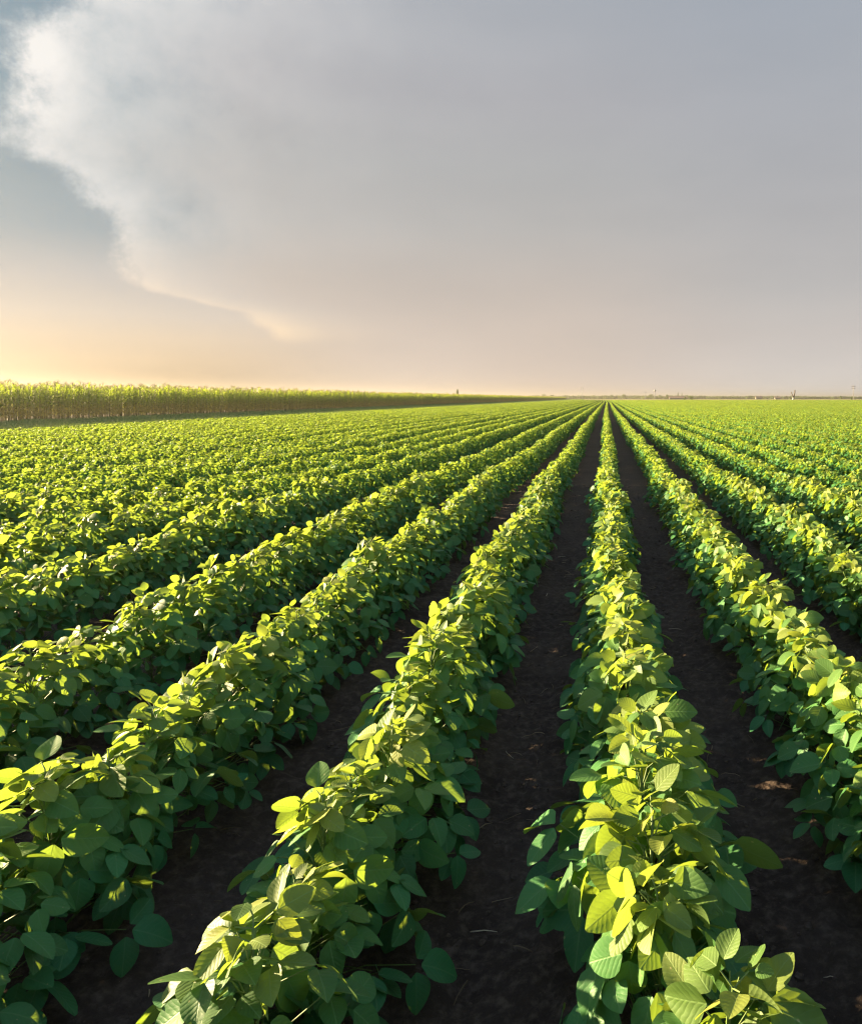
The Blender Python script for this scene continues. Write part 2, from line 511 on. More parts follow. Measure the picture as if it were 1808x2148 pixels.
cnt = 0
for k, lst in sorted(byrow.items()):
    lst.sort(key=lambda p: p[3])
    for j, (d, kk, x, y) in enumerate(lst):
        vi = (cnt * 5 + random.randint(0, 3)) % N_VAR
        fm, sm = SOY0[vi]
        s = random.uniform(0.90, 1.08)
        if k == 0 and y < 2.3: s *= 1.12; x += 0.025
        root = empty('soybean_plant', (x, y, 0.0), random.uniform(-0.45, 0.45))
        my = random.choice((-1, 1))
        sz = s * random.uniform(0.94, 1.08)
        root.scale = (s * slim(d), s * my, sz)
        size = 'tall' if sz > 1.06 else ('short' if sz < 0.92 else 'leafy')
        tag(root, '%s soybean plant, %s from the front in the %s' % (size, ordinal(j + 1), row_phrase(k)), 'soybean plant',
            'soybean plants growing at the near end of the crop rows')
        link('foliage', fm, None, root)
        link('stem', sm, None, root)
        cnt += 1

# sources for the many plants farther off (never linked to the scene themselves)
SRC = bpy.data.collections.new('crop_sources')
def src(col, name, meshes):
    """one source object; joins several meshes' data by using the first only"""
    o = bpy.data.objects.new(name, meshes)
    col.objects.link(o)
    return o
idx = 0
for i in range(N_VAR):                       # 0 .. 13: full plants
    src(SRC, 'source_%03d' % idx, SOY0[i][0]); idx += 1
MID0 = idx
for i in range(10):                          # 14 .. 23: plants with simpler leaves
    fo, st = soy_plant(1, 300 + i, 58, 0.46, False)
    src(SRC, 'source_%03d' % idx, fo.mesh('soybean_foliage', M_LEAF_FAR)); idx += 1
FAR0 = idx
for i in range(8):                           # lengths of row, 2 m each
    mb = MB()
    jr = np.random.default_rng(900 + i)
    for q in range(10):
        fo, st = soy_plant(2, 500 + i * 20 + q, 52, 0.46 * jr.uniform(.95, 1.05), False)
        off = np.array([jr.normal(0, .02), (q + .5) * .2 - 1.0 + jr.normal(0, .02), 0])
        fo.v = [v + off for v in fo.v]
        base_n = mb.n
        for v, uv, c in zip(fo.v, fo.uv, fo.c):
            mb.v.append(v); mb.uv.append(uv); mb.c.append(c); mb.n += len(v)
        mb.f += [tuple(a + base_n for a in f) for f in fo.f]
    src(SRC, 'source_%03d' % idx, mb.mesh('soybean_row_length', M_LEAF_FAR)); idx += 1

def gn_scatter(name, P, I, RZ, S, collection, label, cat=None, SY=None):
    me = bpy.data.meshes.new(name)
    me.vertices.add(len(P)); me.vertices.foreach_set('co', np.asarray(P, np.float32).ravel())
    for nm, tp, arr in (('pick', 'INT', np.asarray(I, np.int32)), ('turn', 'FLOAT', np.asarray(RZ, np.float32))):
        me.attributes.new(nm, tp, 'POINT').data.foreach_set('value', arr)
    S = np.asarray(S, np.float32)
    if S.ndim == 1: S = np.stack([S, S * (1 if SY is None else np.asarray(SY)), S], 1)
    me.attributes.new('size', 'FLOAT_VECTOR', 'POINT').data.foreach_set('vector', S.astype(np.float32).ravel())
    o = link(name, me)
    ng = bpy.data.node_groups.new(name, 'GeometryNodeTree')
    ng.interface.new_socket('Geometry', in_out='INPUT', socket_type='NodeSocketGeometry')
    ng.interface.new_socket('Geometry', in_out='OUTPUT', socket_type='NodeSocketGeometry')
    N = ng.nodes; L = ng.links
    gi = N.new('NodeGroupInput'); go = N.new('NodeGroupOutput')
    mp = N.new('GeometryNodeMeshToPoints'); L.new(gi.outputs[0], mp.inputs[0])
    ci = N.new('GeometryNodeCollectionInfo'); ci.inputs[0].default_value = collection
    ci.inputs['Separate Children'].default_value = True; ci.inputs['Reset Children'].default_value = True
    ip = N.new('GeometryNodeInstanceOnPoints')
    L.new(mp.outputs[0], ip.inputs['Points']); L.new(ci.outputs[0], ip.inputs['Instance'])
    ip.inputs['Pick Instance'].default_value = True
    def named(nm, tp):
        n = N.new('GeometryNodeInputNamedAttribute'); n.data_type = tp; n.inputs[0].default_value = nm
        return n.outputs[0]
    L.new(named('pick', 'INT'), ip.inputs['Instance Index'])
    cx = N.new('ShaderNodeCombineXYZ'); L.new(named('turn', 'FLOAT'), cx.inputs[2])
    L.new(cx.outputs[0], ip.inputs['Rotation'])
    L.new(named('size', 'FLOAT_VECTOR'), ip.inputs['Scale'])
    L.new(ip.outputs[0], go.inputs[0])
    md = o.modifiers.new('scatter', 'NODES'); md.node_group = ng
    tag(o, label, cat, None, 'stuff')
    return o

P, I, RZ, S = [], [], [], []
for d, k, x, y in near:
    if (k, round(y, 5)) in IND_SET: continue
    if x < -18 or y > 18: continue
    if y < 0.5 and abs(x) > 7: continue
    if y < 6 and (x > 9): continue
    full = d < random.gauss(8.5, 1.2)
    s = random.uniform(0.90, 1.08)
    P.append((x, y, 0)); I.append(random.randrange(N_VAR) if full else MID0 + random.randrange(10))
    RZ.append(random.uniform(-.45, .45)); S.append((s * (slim(d) if full else 1.0), s * random.choice((-1, 1)), s * random.uniform(.96, 1.06)))
Y_MID = 46.0
for k in range(K_MIN, K_MAX):
    xk = row_x(k)
    if xk < -18: continue
    n0 = int(18 / PLANT) * PLANT
    y = n0 + (k * .077) % PLANT
    ymin = max(0, (xk - 4) * F_PX / (1838 - VPX + 60)) if xk > 0 else 0
    while y < Y_MID:
        if y > ymin - 3:
            s = random.uniform(0.96, 1.04)
            P.append((xk + float(wig(y)) + random.gauss(0, .02), y + random.uniform(-.03, .03), 0)); I.append(MID0 + random.randrange(10))
            RZ.append(random.uniform(-.5, .5)); S.append((s, s * random.choice((-1, 1)), s * random.uniform(1.03, 1.07)))
        y += PLANT
    y += 0.9
    while y < Y_END:
        if y > ymin - 6:
            P.append((xk + float(wig(y)) + random.gauss(0, .015), y, 0)); I.append(FAR0 + random.randrange(8))
            RZ.append(-float(wig(y + .5) - wig(y - .5))); s = random.uniform(.97, 1.03); S.append((s, random.choice((-1, 1)) * 1.02, s * 1.04))
        y += 2.0
gn_scatter('soybean_crop', P, I, RZ, S, SRC, 'green soybean rows running on behind the nearest plants to the far edge of the field', 'crop')
print('soy individuals', cnt, 'scatter', len(P))

# ------------------------------------------------------------------ soil clods and straw
def lump(seed):
    jr = np.random.default_rng(seed)
    mb = MB()
    nu, nv = 6, 8
    vs = [np.array([0, 0, 1.0])]
    for a in range(1, nu):
        for b in range(nv):
            t = math.pi * a / nu; p = 2 * math.pi * b / nv
            vs.append(np.array([math.sin(t) * math.cos(p), math.sin(t) * math.sin(p), math.cos(t)]))
    vs.append(np.array([0, 0, -1.0]))
    vs = [v * np.array([1, jr.uniform(.7, 1), .65]) * jr.uniform(.72, 1.2) for v in vs]
    fs = []
    for b in range(nv): fs.append((0, 1 + b, 1 + (b + 1) % nv))
    for a in range(nu - 2):
        for b in range(nv):
            i = 1 + a * nv; fs.append((i + b, i + nv + b, i + nv + (b + 1) % nv, i + (b + 1) % nv))
    i = 1 + (nu - 2) * nv
    for b in range(nv): fs.append((i + b, len(vs) - 1, i + (b + 1) % nv))
    mb.add(vs, fs)
    return mb.mesh('clod', M_CLOD, smooth=False)
CL = bpy.data.collections.new('clod_sources')
for i in range(6): src(CL, 'clod_%02d' % i, lump(40 + i))
P, I, RZ, S = [], [], [], []
for _ in range(9000):
    y = 0.9 + 11 * random.random() ** 1.7
    kx = random.randint(-6, 3)
    x = row_x(kx) + .35 + random.gauss(0, .13) + float(wig(y))
    s = 0.0025 + 0.013 * random.random() ** 4
    P.append((x, y, float(gz(np.array([x]), np.array([y]))[0]) + s * random.uniform(-.1, .35))); I.append(random.randrange(6)); RZ.append(random.uniform(0, 6.28)); S.append(s)
gn_scatter('soil_clods', P, I, RZ, np.array(S), CL, 'small dark crumbs of soil lying in the furrows', 'soil')

mb = MB()
for _ in range(800):
    y = 1.0 + 11 * random.random() ** 1.5
    x = row_x(random.randint(-6, 3)) + .35 + random.gauss(0, .11) + float(wig(y))
    a = random.uniform(0, 6.28); L = random.uniform(.02, .09); w = random.uniform(.0008, .0024)
    g0 = float(gz(np.array([x]), np.array([y]))[0]) + .004; bend = random.gauss(0, .18); lift = random.uniform(.0, .008)
    pts = []
    for q in range(5):
        s = q / 4
        pts.append((x + L * s * math.cos(a + bend * s), y + L * s * math.sin(a + bend * s), g0 + lift * math.sin(s * 2.6) + random.uniform(0, .003)))
    mb.tube(pts, [w, w, w * .9, w * .8, w * .5], 4, (random.random(), random.random() ** 1.6, 0, 1))
tag(link('straw_litter', mb.mesh('straw_litter', M_STRAW)), 'thin dry straw bits scattered on the dark furrow soil', 'straw', None, 'stuff')

# ------------------------------------------------------------------ maize
def blade(mb, lod, o, az, L, W, rise, arch, col):
    n = 7 if lod == 0 else 4
    d = np.array([math.cos(az), math.sin(az), 0]); side = np.array([-math.sin(az), math.cos(az), 0])
    vs = []; uv = []; fs = []
    el = rise; p = np.array(o, float)
    for i in range(n):
        s = i / (n - 1)
        w = W * (0.55 + 0.45 * min(1, s * 4)) * max(0.04, 1 - s ** 2.2)
        up = np.array([0, 0, 1]) * math.cos(el) - d * math.sin(el)
        vs += [p + side * w * .5 + up * w * .18, p - up * w * .02, p - side * w * .5 + up * w * .18]
        uv += [(s, 0), (s, .5), (s, 1)]
        el = rise - arch * s * 1.15
        p = p + (d * math.cos(el) + np.array([0, 0, 1]) * math.sin(el)) * L / (n - 1)
    for i in range(n - 1):
        a = 3 * i
        fs += [(a, a + 3, a + 4, a + 1), (a + 1, a + 4, a + 5, a + 2)]
    mb.add(vs, fs, uv, col)

def maize(lod, seed):
    jr = np.random.default_rng(seed)
    hgt = jr.uniform(1.78, 2.02)
    st, lv, ta = MB(), MB(), MB()
    bx, by = jr.normal(0, .03, 2)
    at = lambda z: np.array([bx * (z / hgt) ** 2, by * (z / hgt) ** 2, z])
    st.tube([at(-.03), at(.5), at(1.2), at(hgt)], [.016, .014, .011, .006], 6 if lod == 0 else 4, (.5, .4, 0, 1))
    az = jr.uniform(0, math.pi)
    nl = 13 if lod == 0 else 11
    for i in range(nl):
        k = (i + .4) / nl
        z = .22 + (hgt - .30) * k
        a = az + (math.pi if i % 2 else 0) + jr.normal(0, .45)
        age = float(np.clip((z - .35) / (hgt - .35) * 1.05 + jr.normal(0, .07), 0, 1))
        L = np.interp(k, [0, .4, .75, 1], [.45, .80, .72, .42]) * jr.uniform(.88, 1.12)
        blade(lv, lod, at(z), a, L, jr.uniform(.060, .085), R(np.interp(k, [0, .5, 1], [38, 55, 72]) + jr.normal(0, 6)),
              R(np.interp(k, [0, .5, 1], [125, 105, 62]) * jr.uniform(.75, 1.2)), (jr.uniform(0, 1), age, 0, 1))
    for i in range(6 if lod == 0 else 4):
        a = i * 1.1 + jr.uniform(0, 1); e = R(88 if i == 0 else jr.uniform(48, 75)); L = jr.uniform(.16, .25)
        d = np.array([math.cos(a) * math.cos(e), math.sin(a) * math.cos(e), math.sin(e)])
        t0 = at(hgt - .01)
        ta.tube([t0, t0 + d * L * .5, t0 + d * L + np.array([d[0], d[1], -.3]) * L * .15], [.006, .008, .004], 4, (.5, .9, 0, 1))
    return st, lv, ta

CORN_X = -33.2
CORN = []
for i in range(10):
    a, b, c = maize(0, 60 + i)
    CORN.append((a.mesh('maize_stalk', M_CORNSTALK), b.mesh('maize_leaves', M_CORN), c.mesh('maize_tassel', M_TASSEL)))
y = 41.0
CORN_Y0 = y
for j in range(300):
    sm, lm, tm = CORN[random.randrange(10)]
    root = empty('maize_plant', (CORN_X + random.gauss(0, .06), y, 0), random.uniform(0, 6.28))
    s = random.uniform(.90, 1.10); root.scale = (s, s, s * random.uniform(1.03, 1.07))
    tag(root, 'tall maize plant, %s from the left along the cornfield\'s front edge' % ordinal(j + 1), 'maize plant',
        'maize plants standing in the front rank of the cornfield')
    link('stalk', sm, None, root); link('leaves', lm, None, root); link('tassel', tm, None, root)
    y += random.uniform(.17, .25)
CORN_Y1 = y
MC = bpy.data.collections.new('maize_sources')
MMATS = (M_CORNSTALK, M_CORN, M_TASSEL)
def maize_length(seed, lod, n):
    """a metre of one maize row with stalks, leaves and tassels in one mesh"""
    jr = np.random.default_rng(seed)
    mb = MB(); mi = []
    for q in range(n):
        parts = maize(lod, seed * 31 + q)
        ang = jr.uniform(0, 6.28); s = jr.uniform(.90, 1.10)
        rot = np.array([[math.cos(ang), -math.sin(ang), 0], [math.sin(ang), math.cos(ang), 0], [0, 0, 1]]) * s
        off = np.array([jr.normal(0, .05), (q + .5) / n - .5 + jr.normal(0, .03), 0])
        for mat_i, part in enumerate(parts):
            b = mb.n
            for v, uv, c in zip(part.v, part.uv, part.c):
                mb.v.append(v @ rot.T + off); mb.uv.append(uv); mb.c.append(c); mb.n += len(v)
            mb.f += [tuple(a + b for a in f) for f in part.f]; mi += [mat_i] * len(part.f)
    me = mb.mesh('maize_row_length')
    for m in MMATS: me.materials.append(m)
    me.polygons.foreach_set('material_index', np.array(mi, np.int32))
    return me
for i in range(8): src(MC, 'maize_%02d' % i, maize_length(700 + i, 1, 5))
P, I, RZ, S = [], [], [], []
for r in range(7):
    x = CORN_X - .70 * r
    y = 24.0 + random.uniform(0, 1)
    while y < 640:
        if not (r == 0 and CORN_Y0 - .5 < y < CORN_Y1 + .4):
            s = random.uniform(.95, 1.06)
            P.append((x + random.gauss(0, .05), y, 0)); I.append(random.randrange(8)); RZ.append(random.choice((0, math.pi)) + random.gauss(0, .06)); S.append((s, s, s * random.uniform(.97, 1.05)))
        y += 1.0
gn_scatter('maize_crop', P, I, RZ, S, MC, 'dense cornfield standing behind and beyond the front maize plants', 'crop')

# ------------------------------------------------------------------ grass verge
GC = bpy.data.collections.new('grass_sources')
for i in range(6):
    jr = np.random.default_rng(820 + i)
    mb = MB()
    for q in range(70):
        o = np.array([jr.uniform(-.35, .35), jr.uniform(-.35, .35), 0])
        blade(mb, 1, o, jr.uniform(0, 6.28), jr.uniform(.10, .26), jr.uniform(.006, .014), R(jr.uniform(50, 85)), R(jr.uniform(20, 110)), (jr.uniform(), jr.uniform(), 0, 1))
    src(GC, 'tuft_%02d' % i, mb.mesh('grass_tuft', M_GRASS))
P, I, RZ, S = [], [], [], []
for _ in range(15000):
    y = 16 + 600 * random.random() ** 2.0
    P.append((random.uniform(-33.0, -17.8), y, 0)); I.append(random.randrange(6)); RZ.append(random.uniform(0, 6.28)); S.append(random.uniform(.7, 1.25) * (1 + y / 300))
gn_scatter('grass_verge', P, I, RZ, np.array(S), GC, 'strip of low grass between the soybean rows and the cornfield', 'grass')

# ------------------------------------------------------------------ the far edge of the plain
def at_px(px, Z): return (px - VPX) / F_PX * Z
def hgt_px(py, Z): return (VPY - py) / F_PX * Z + H_EYE

def leaf_cloud(mb, jr, c, rad, n, size, flat=False):
    for _ in range(n):
        d = nrm(jr.normal(0, 1, 3)); r = jr.uniform(.55, 1.0) ** .5
        bump = 0.78 + 0.30 * math.sin(d[0] * 4 + c[0]) * math.cos(d[1] * 3 + d[2] * 4 + c[1])
        p = np.array(c) + d * np.array(rad) * r * bump
        a = nrm(jr.normal(0, 1, 3)); b = nrm(np.cross(a, d + jr.normal(0, .4, 3)))
        s = size * jr.uniform(.6, 1.3)
        q = np.array([p - a * s, p - b * s * .6, p + a * s, p + b * s * .6])
        mb.add(q, [(0, 1, 2, 3)], None, (jr.uniform(), jr.uniform(.2, 1), 0, 1))

def far_tree(name, label, px, Z, top, width_px, group, seed, slim=False, gap=.25):
    jr = np.random.default_rng(seed)
    x = at_px(px, Z); h = max(2.4, hgt_px(top - 1.2, Z) * 1.08); w = width_px / F_PX * Z
    root = empty(name, (x, Z, 0)); tag(root, label, 'tree' if name != 'round_bush' else 'bush', group)
    tr = MB()
    tr.tube([(0, 0, -.1), (jr.normal(0, .1), 0, h * .3), (jr.normal(0, .15), jr.normal(0, .1), h * .75)], [.035 * h * .6, .022 * h * .6, .008 * h], 7)
    for q in range(5):
        a = q * 1.3; z0 = h * jr.uniform(.25, .5)
        tr.tube([(0, 0, z0), (math.cos(a) * w * .2, math.sin(a) * w * .2, z0 + h * .14), (math.cos(a) * w * .33, math.sin(a) * w * .33, z0 + h * .25)], [.012 * h, .008 * h, .004 * h], 5)
    link('trunk', tr.mesh('far_trunk', M_BARK), None, root)
    cr = MB()
    if slim:
        for q in range(5):
            leaf_cloud(cr, jr, (jr.normal(0, w * .06), 0, h * (.25 + .15 * q)), (w * .45 * (1 - .13 * q), w * .45 * (1 - .13 * q), h * .15), 110, h * .02)
    else:
        for q in range(8):
            a = jr.uniform(0, 6.28); rr = jr.uniform(0, .28) * w
            zc = h * jr.uniform(gap + .2, .80)
            leaf_cloud(cr, jr, (math.cos(a) * rr, math.sin(a) * rr, zc), (w * .24, w * .24, min(h * .22, h - zc)), 130, h * .03)
    link('crown', cr.mesh('far_crown', M_TREE), None, root)
    return root

GT = 'trees standing on the far edge of the plain'
far_tree('far_tree', 'slim dark tree poking up behind the cornfield', 959, 560, 816.5, 6.5, GT, 1)
for i, (px, Z, top, w, lab) in enumerate((
        (1127, 1050, 829, 16, 'low hazy tree at the left flank of the mound beyond the cornfield tip'),
        (1140, 1080, 826.5, 22, 'broad hazy tree crowning the mound beyond the cornfield tip'),
        (1156, 1040, 829, 14, 'low hazy tree at the right flank of the mound beyond the cornfield tip'),
        (1246, 1150, 830.5, 12, 'small hazy tree just left of where the crop rows meet'),
        (1256, 1180, 831, 10, 'hazy tree directly above where the crop rows meet'),
        (1283, 1100, 829, 16, 'hazy tree just right of where the crop rows meet'),
        (1310, 1120, 826.5, 16, 'tall round hazy tree left of the thin pole on the horizon'),
        (1334, 1160, 830, 18, 'low spreading tree left of the thin pole on the horizon'),
        (1366, 1120, 827.5, 26, 'wide tree clump behind the water tower'),
        (1384, 1150, 829, 18, 'low tree right of the water tower'),
        (1399, 1010, 826.5, 9, 'dark tree between water tower and the long farm building'),
        (1505, 1180, 831, 20, 'low hazy tree right of the long farm building'),
        (1545, 1180, 831, 22, 'low hazy tree left of the small white house'),
        (1585, 1200, 831.5, 20, 'low hazy tree behind the small white house'),
        (1700, 1000, 832, 14, 'low hazy tree right of the forked bare tree'))):
    far_tree('far_tree', lab, px, Z, top, w, GT, 20 + i, gap=.1)
for i, (px, top, lab) in enumerate(((1422, 824, 'left one of two slim poplars behind the long farm building'),
                                    (1430.5, 825, 'right one of two slim poplars behind the long farm building'))):
    far_tree('poplar_tree', lab, px, 1000, top, 5.5, 'pair of poplars', 50 + i, slim=True)
for i, (px, Z, top, w, lab) in enumerate(((1449, 445, 829.5, 17, 'dark round bush at the far field edge right of the farm building'),
                                          (1437, 450, 832, 9, 'small dark bush just left of the round bush on the far field edge'),
                                          (1764, 470, 831.5, 5, 'little dark bush left of the utility pole'),
                                          (1786, 480, 832, 7, 'low bush at the foot of the utility pole'))):
    far_tree('round_bush', lab, px, Z, top, w, 'bushes on the far field edge', 70 + i, gap=-.05)

# far wood that reads as one mass
mb = MB(); jr = np.random.default_rng(5)
px = 700.0
while px < 2150:
    Z = jr.uniform(1250, 1400)
    if px < 1110: top = jr.uniform(831.5, 833)
    elif px < 1480: top = jr.uniform(829.5, 832.3)
    elif px < 1680: top = jr.uniform(831, 833)
    else: top = jr.uniform(832, 833.6)
    h = hgt_px(top - 1.7, Z); w = jr.uniform(6, 14)
    leaf_cloud(mb, jr, (at_px(px, Z), Z, h * .42), (w, w * .7, h * .58), 150, 1.2)
    px += jr.uniform(3, 7)
tag(link('distant_woods', mb.mesh('distant_woods', M_TREE)), 'low hazy belt of woods along the horizon', 'woods', None, 'stuff')

# masts and poles
def mast(px, Z, top, r, label, arms=()):
    root = empty('slender_mast', (at_px(px, Z), Z, 0)); tag(root, label, 'mast', 'slender masts on the horizon')
    h = hgt_px(top, Z)
    m = MB(); m.tube([(0, 0, -.3), (0, 0, h * .5), (0, 0, h)], [r, r * .8, r * .5], 8)
    link('shaft', m.mesh('mast_shaft', M_STEEL), None, root)
    b = MB(); b.box((-r * 2.2, -r * 2.2, -.2), (r * 2.2, r * 2.2, .5)); link('footing', b.mesh('mast_footing', M_CONC, False), None, root)
    a = MB()
    for q in range(3):
        z = h * (.80 + .07 * q); a.box((-r * 3, -r * .5, z), (r * 3, r * .5, z + r * .6))
    link('antenna', a.mesh('mast_antenna', M_STEEL, False), None, root)
mast(1221.5, 900, 811, .34, 'thicker grey mast of the pair left of where the crop rows meet')
mast(1215.5, 920, 812, .16, 'thinner grey mast of the pair left of where the crop rows meet')
mast(1354, 1050, 821, .40, 'short thin mast among the trees left of the water tower')

def power_pole(px, Z, top, label):
    root = empty('utility_pole', (at_px(px, Z), Z, 0)); tag(root, label, 'utility pole')
    h = hgt_px(top, Z)
    m = MB(); m.tube([(0, 0, -.3), (0, 0, h)], [.30, .19], 10); link('post', m.mesh('pole_post', M_CONC), None, root)
    for z in (h - .9, h - 2.4):
        a = MB(); a.box((-1.5, -.42, z), (1.5, -.20, z + .22))
        ao = link('crossarm', a.mesh('pole_crossarm', M_BARK, False), None, root)
        for xx in (-1.35, -.7, .7, 1.35):
            b = MB(); b.tube([(xx, -.31, z + .22), (xx, -.31, z + .40), (xx, -.31, z + .6)], [.06, .14, .06], 8)
            link('insulator', b.mesh('pole_insulator', M_PORC), None, ao)
power_pole(1790, 560, 808, 'tall grey utility pole with crossarms at the far right of the horizon')

# water tower
Z = 1000; root = empty('water_tower', (at_px(1373.5, Z), Z, 0)); tag(root, 'little water tower with a bulging tank rising above the hazy trees', 'water tower')
h = hgt_px(816.5, Z)
m = MB(); m.tube([(0, 0, -.3), (0, 0, h - 3.4)], [.55, .42], 12); link('column', m.mesh('tower_column', M_CONC), None, root)
m = MB(); m.tube([(0, 0, h - 3.5), (0, 0, h - 2.9), (0, 0, h - 1.9), (0, 0, h - .9), (0, 0, h - .2), (0, 0, h)], [.45, 1.0, 1.45, 1.45, .9, .1], 16)
link('tank', m.mesh('tower_tank', M_STEEL), None, root)

# forked bare tree with a pale foot
Z = 440; root = empty('bare_forked_tree', (at_px(1664, Z), Z, 0)); tag(root, 'bare forked tree with a pale foot standing alone on the far field edge', 'tree')
m = MB(); m.tube([(-.15, 0, -.2), (-.05, 0, .8), (0, 0, 1.7)], [.62, .5, .45], 10); link('trunk', m.mesh('bare_trunk', M_PALEBARK), None, root)
m = MB(); m.tube([(0.05, 0, 1.6), (.45, .1, 2.8), (.75, .1, 4.1), (.85, 0, 5.2), (.70, 0, 6.0)], [.40, .40, .38, .34, .22], 9)
m.tube([(.80, 0, 4.9), (1.1, .1, 5.4), (1.2, .1, 5.9)], [.2, .14, .08], 7); link('limb', m.mesh('bare_limb', M_BARK), None, root)
m = MB(); m.tube([(-.05, 0, 1.6), (-.5, -.1, 2.9), (-.95, -.1, 4.0), (-1.15, 0, 5.0)], [.30, .25, .27, .20], 9)
m.tube([(-.9, -.1, 3.9), (-1.25, 0, 4.4), (-1.35, 0, 4.8)], [.16, .1, .05], 6); link('limb', m.mesh('bare_limb', M_BARK), None, root)

def farm_building(name, px0, px1, Z, eave, ridge, label, nwin, cat):
    x0, x1 = at_px(px0, Z), at_px(px1, Z); w = x1 - x0; d = min(9.0, max(6.0, w * .5))
    he, hr = hgt_px(eave, Z), hgt_px(ridge, Z)
    root = empty(name, ((x0 + x1) / 2, Z, 0)); tag(root, label, cat)
    m = MB(); a = w / 2; b = d / 2
    m.add([(-a, -b, -.2), (a, -b, -.2), (a, b, -.2), (-a, b, -.2), (-a, -b, he), (a, -b, he), (a, b, he), (-a, b, he), (-a, 0, hr - .1), (a, 0, hr - .1)],
          [(0, 1, 5, 4), (2, 3, 7, 6), (1, 2, 6, 9, 5), (3, 0, 4, 8, 7)])
    link('wall', m.mesh('farm_wall', M_WALL, False), None, root)
    m = MB(); e = .5
    for s in (-1, 1):
        q = [(-a - e, s * (b + e), he - .25), (a + e, s * (b + e), he - .25), (a + e, 0, hr), (-a - e, 0, hr)]
        q2 = [(x, y, z + .18) for x, y, z in q]
        m.add(q + q2, [(0, 1, 2, 3), (7, 6, 5, 4), (0, 4, 5, 1), (1, 5, 6, 2), (2, 6, 7, 3), (3, 7, 4, 0)])
    ro = link('roof', m.mesh('farm_roof', M_ROOF, False), None, root)
    m = MB(); m.box((a * .4, -.4, hr - .6), (a * .4 + .7, .3, hr + .9)); link('chimney', m.mesh('farm_chimney', M_ROOF, False), None, ro)
    for i in range(nwin):
        xx = -a + w * (i + .5) / nwin
        m = MB(); m.box((xx - .6, -b - .06, he * .35), (xx + .6, -b + .05, he * .8)); link('window', m.mesh('farm_window', M_GLASS, False), None, root)
    m = MB(); xx = -a + w * 1.0 / max(1, nwin); m.box((xx - .5, -b - .07, 0), (xx + .5, -b + .05, he * .75)); link('door', m.mesh('farm_door', M_BARK, False), None, root)
farm_building('farm_building', 1404, 1440, 950, 834.2, 831.3, 'long low farm building with tan roof on the horizon left of the round bush', 7, 'farm building')
farm_building('white_house', 1585, 1597, 1000, 833.6, 831, 'small white house on the horizon left of the forked bare tree', 3, 'house')
farm_building('white_house', 1625, 1636, 1050, 834, 832, 'tiny pale house on the horizon nearest the forked bare tree', 3, 'house')

# ------------------------------------------------------------------ sun and sky
sd = bpy.data.lights.new('sun', 'SUN'); sd.energy = 5.0; sd.angle = R(0.55); sd.color = (1.0, 0.77, 0.44)
so = bpy.data.objects.new('sun', sd); COL.objects.link(so)
so.rotation_euler = Vector(SUN_DIR).to_track_quat('Z', 'Y').to_euler()
so.location = (-40, 20, 30)

BG = 0.05
KSKY = (2 ** -EXPO) / BG
w = bpy.data.worlds.new('World'); scene.world = w; w.use_nodes = True
w.node_tree.nodes.clear()
t = NT(w.node_tree)
out = t.new('ShaderNodeOutputWorld'); bg = t.new('ShaderNodeBackground'); bg.inputs[1].default_value = BG
t.links.new(bg.outputs[0], out.inputs[0])
sky = t.new('ShaderNodeTexSky', sky_type='NISHITA', sun_disc=False, sun_elevation=SUN_EL, sun_rotation=SUN_AZ)
sky.air_density = 1.0; sky.dust_density = 1.5; sky.ozone_density = 1.2
tc = t.new('ShaderNodeTexCoord')
D = tc.outputs['Generated']
s = t.new('ShaderNodeSeparateXYZ'); t.links.new(D, s.inputs[0])
az = t.m('MULTIPLY', t.m('ARCTAN2', s.outputs[0], s.outputs[1]), 180 / math.pi)
el = t.m('MULTIPLY', t.m('ARCSINE', s.outputs[2]), 180 / math.pi)
def ae(px, py):
    x = (px - VPX) / F_PX; z = (VPY - py) / F_PX
    return math.degrees(math.atan(x)), math.degrees(math.atan2(z, math.sqrt(1 + x * x)))
ELMAX = 40.0
elf = t.m('DIVIDE', el, ELMAX, clamp=True)
def grad(px, pts):
    st = []
    for py, c in pts:
        st.append((max(0, min(1, ae(px, py)[1] / ELMAX)), lin_rgb(*c)))
    st.sort(key=lambda q: q[0])
    return t.ramp(elf, st)
g_right = grad(1700, [(835, (219, 213, 208)), (800, (214, 208, 203)), (700, (200, 194, 190)), (600, (188, 186, 185)), (450, (178, 178, 180)), (250, (171, 174, 180)), (0, (163, 170, 180)), (-200, (150, 160, 172))])
g_mid = grad(1000, [(835, (220, 200, 184)), (790, (214, 199, 187)), (690, (207, 194, 184)), (600, (196, 187, 180)), (480, (184, 182, 180)), (350, (177, 178, 179)), (200, (172, 173, 178)), (0, (168, 173, 181)), (-200, (150, 160, 172))])
g_left = grad(100, [(835, (118, 106, 100)), (790, (156, 141, 130)), (750, (200, 180, 158)), (700, (216, 198, 178)), (650, (212, 201, 190)), (570, (194, 191, 189)), (470, (161, 173, 180)), (350, (150, 166, 175)), (200, (142, 164, 176)), (0, (136, 158, 172)), (-200, (125, 148, 168))])
n1 = t.noise(D, 5.0, 6, 0.6)
n2 = t.noise(D, 13.0, 9, 0.66)
n3 = t.noise(D, 2.2, 5, 0.55)
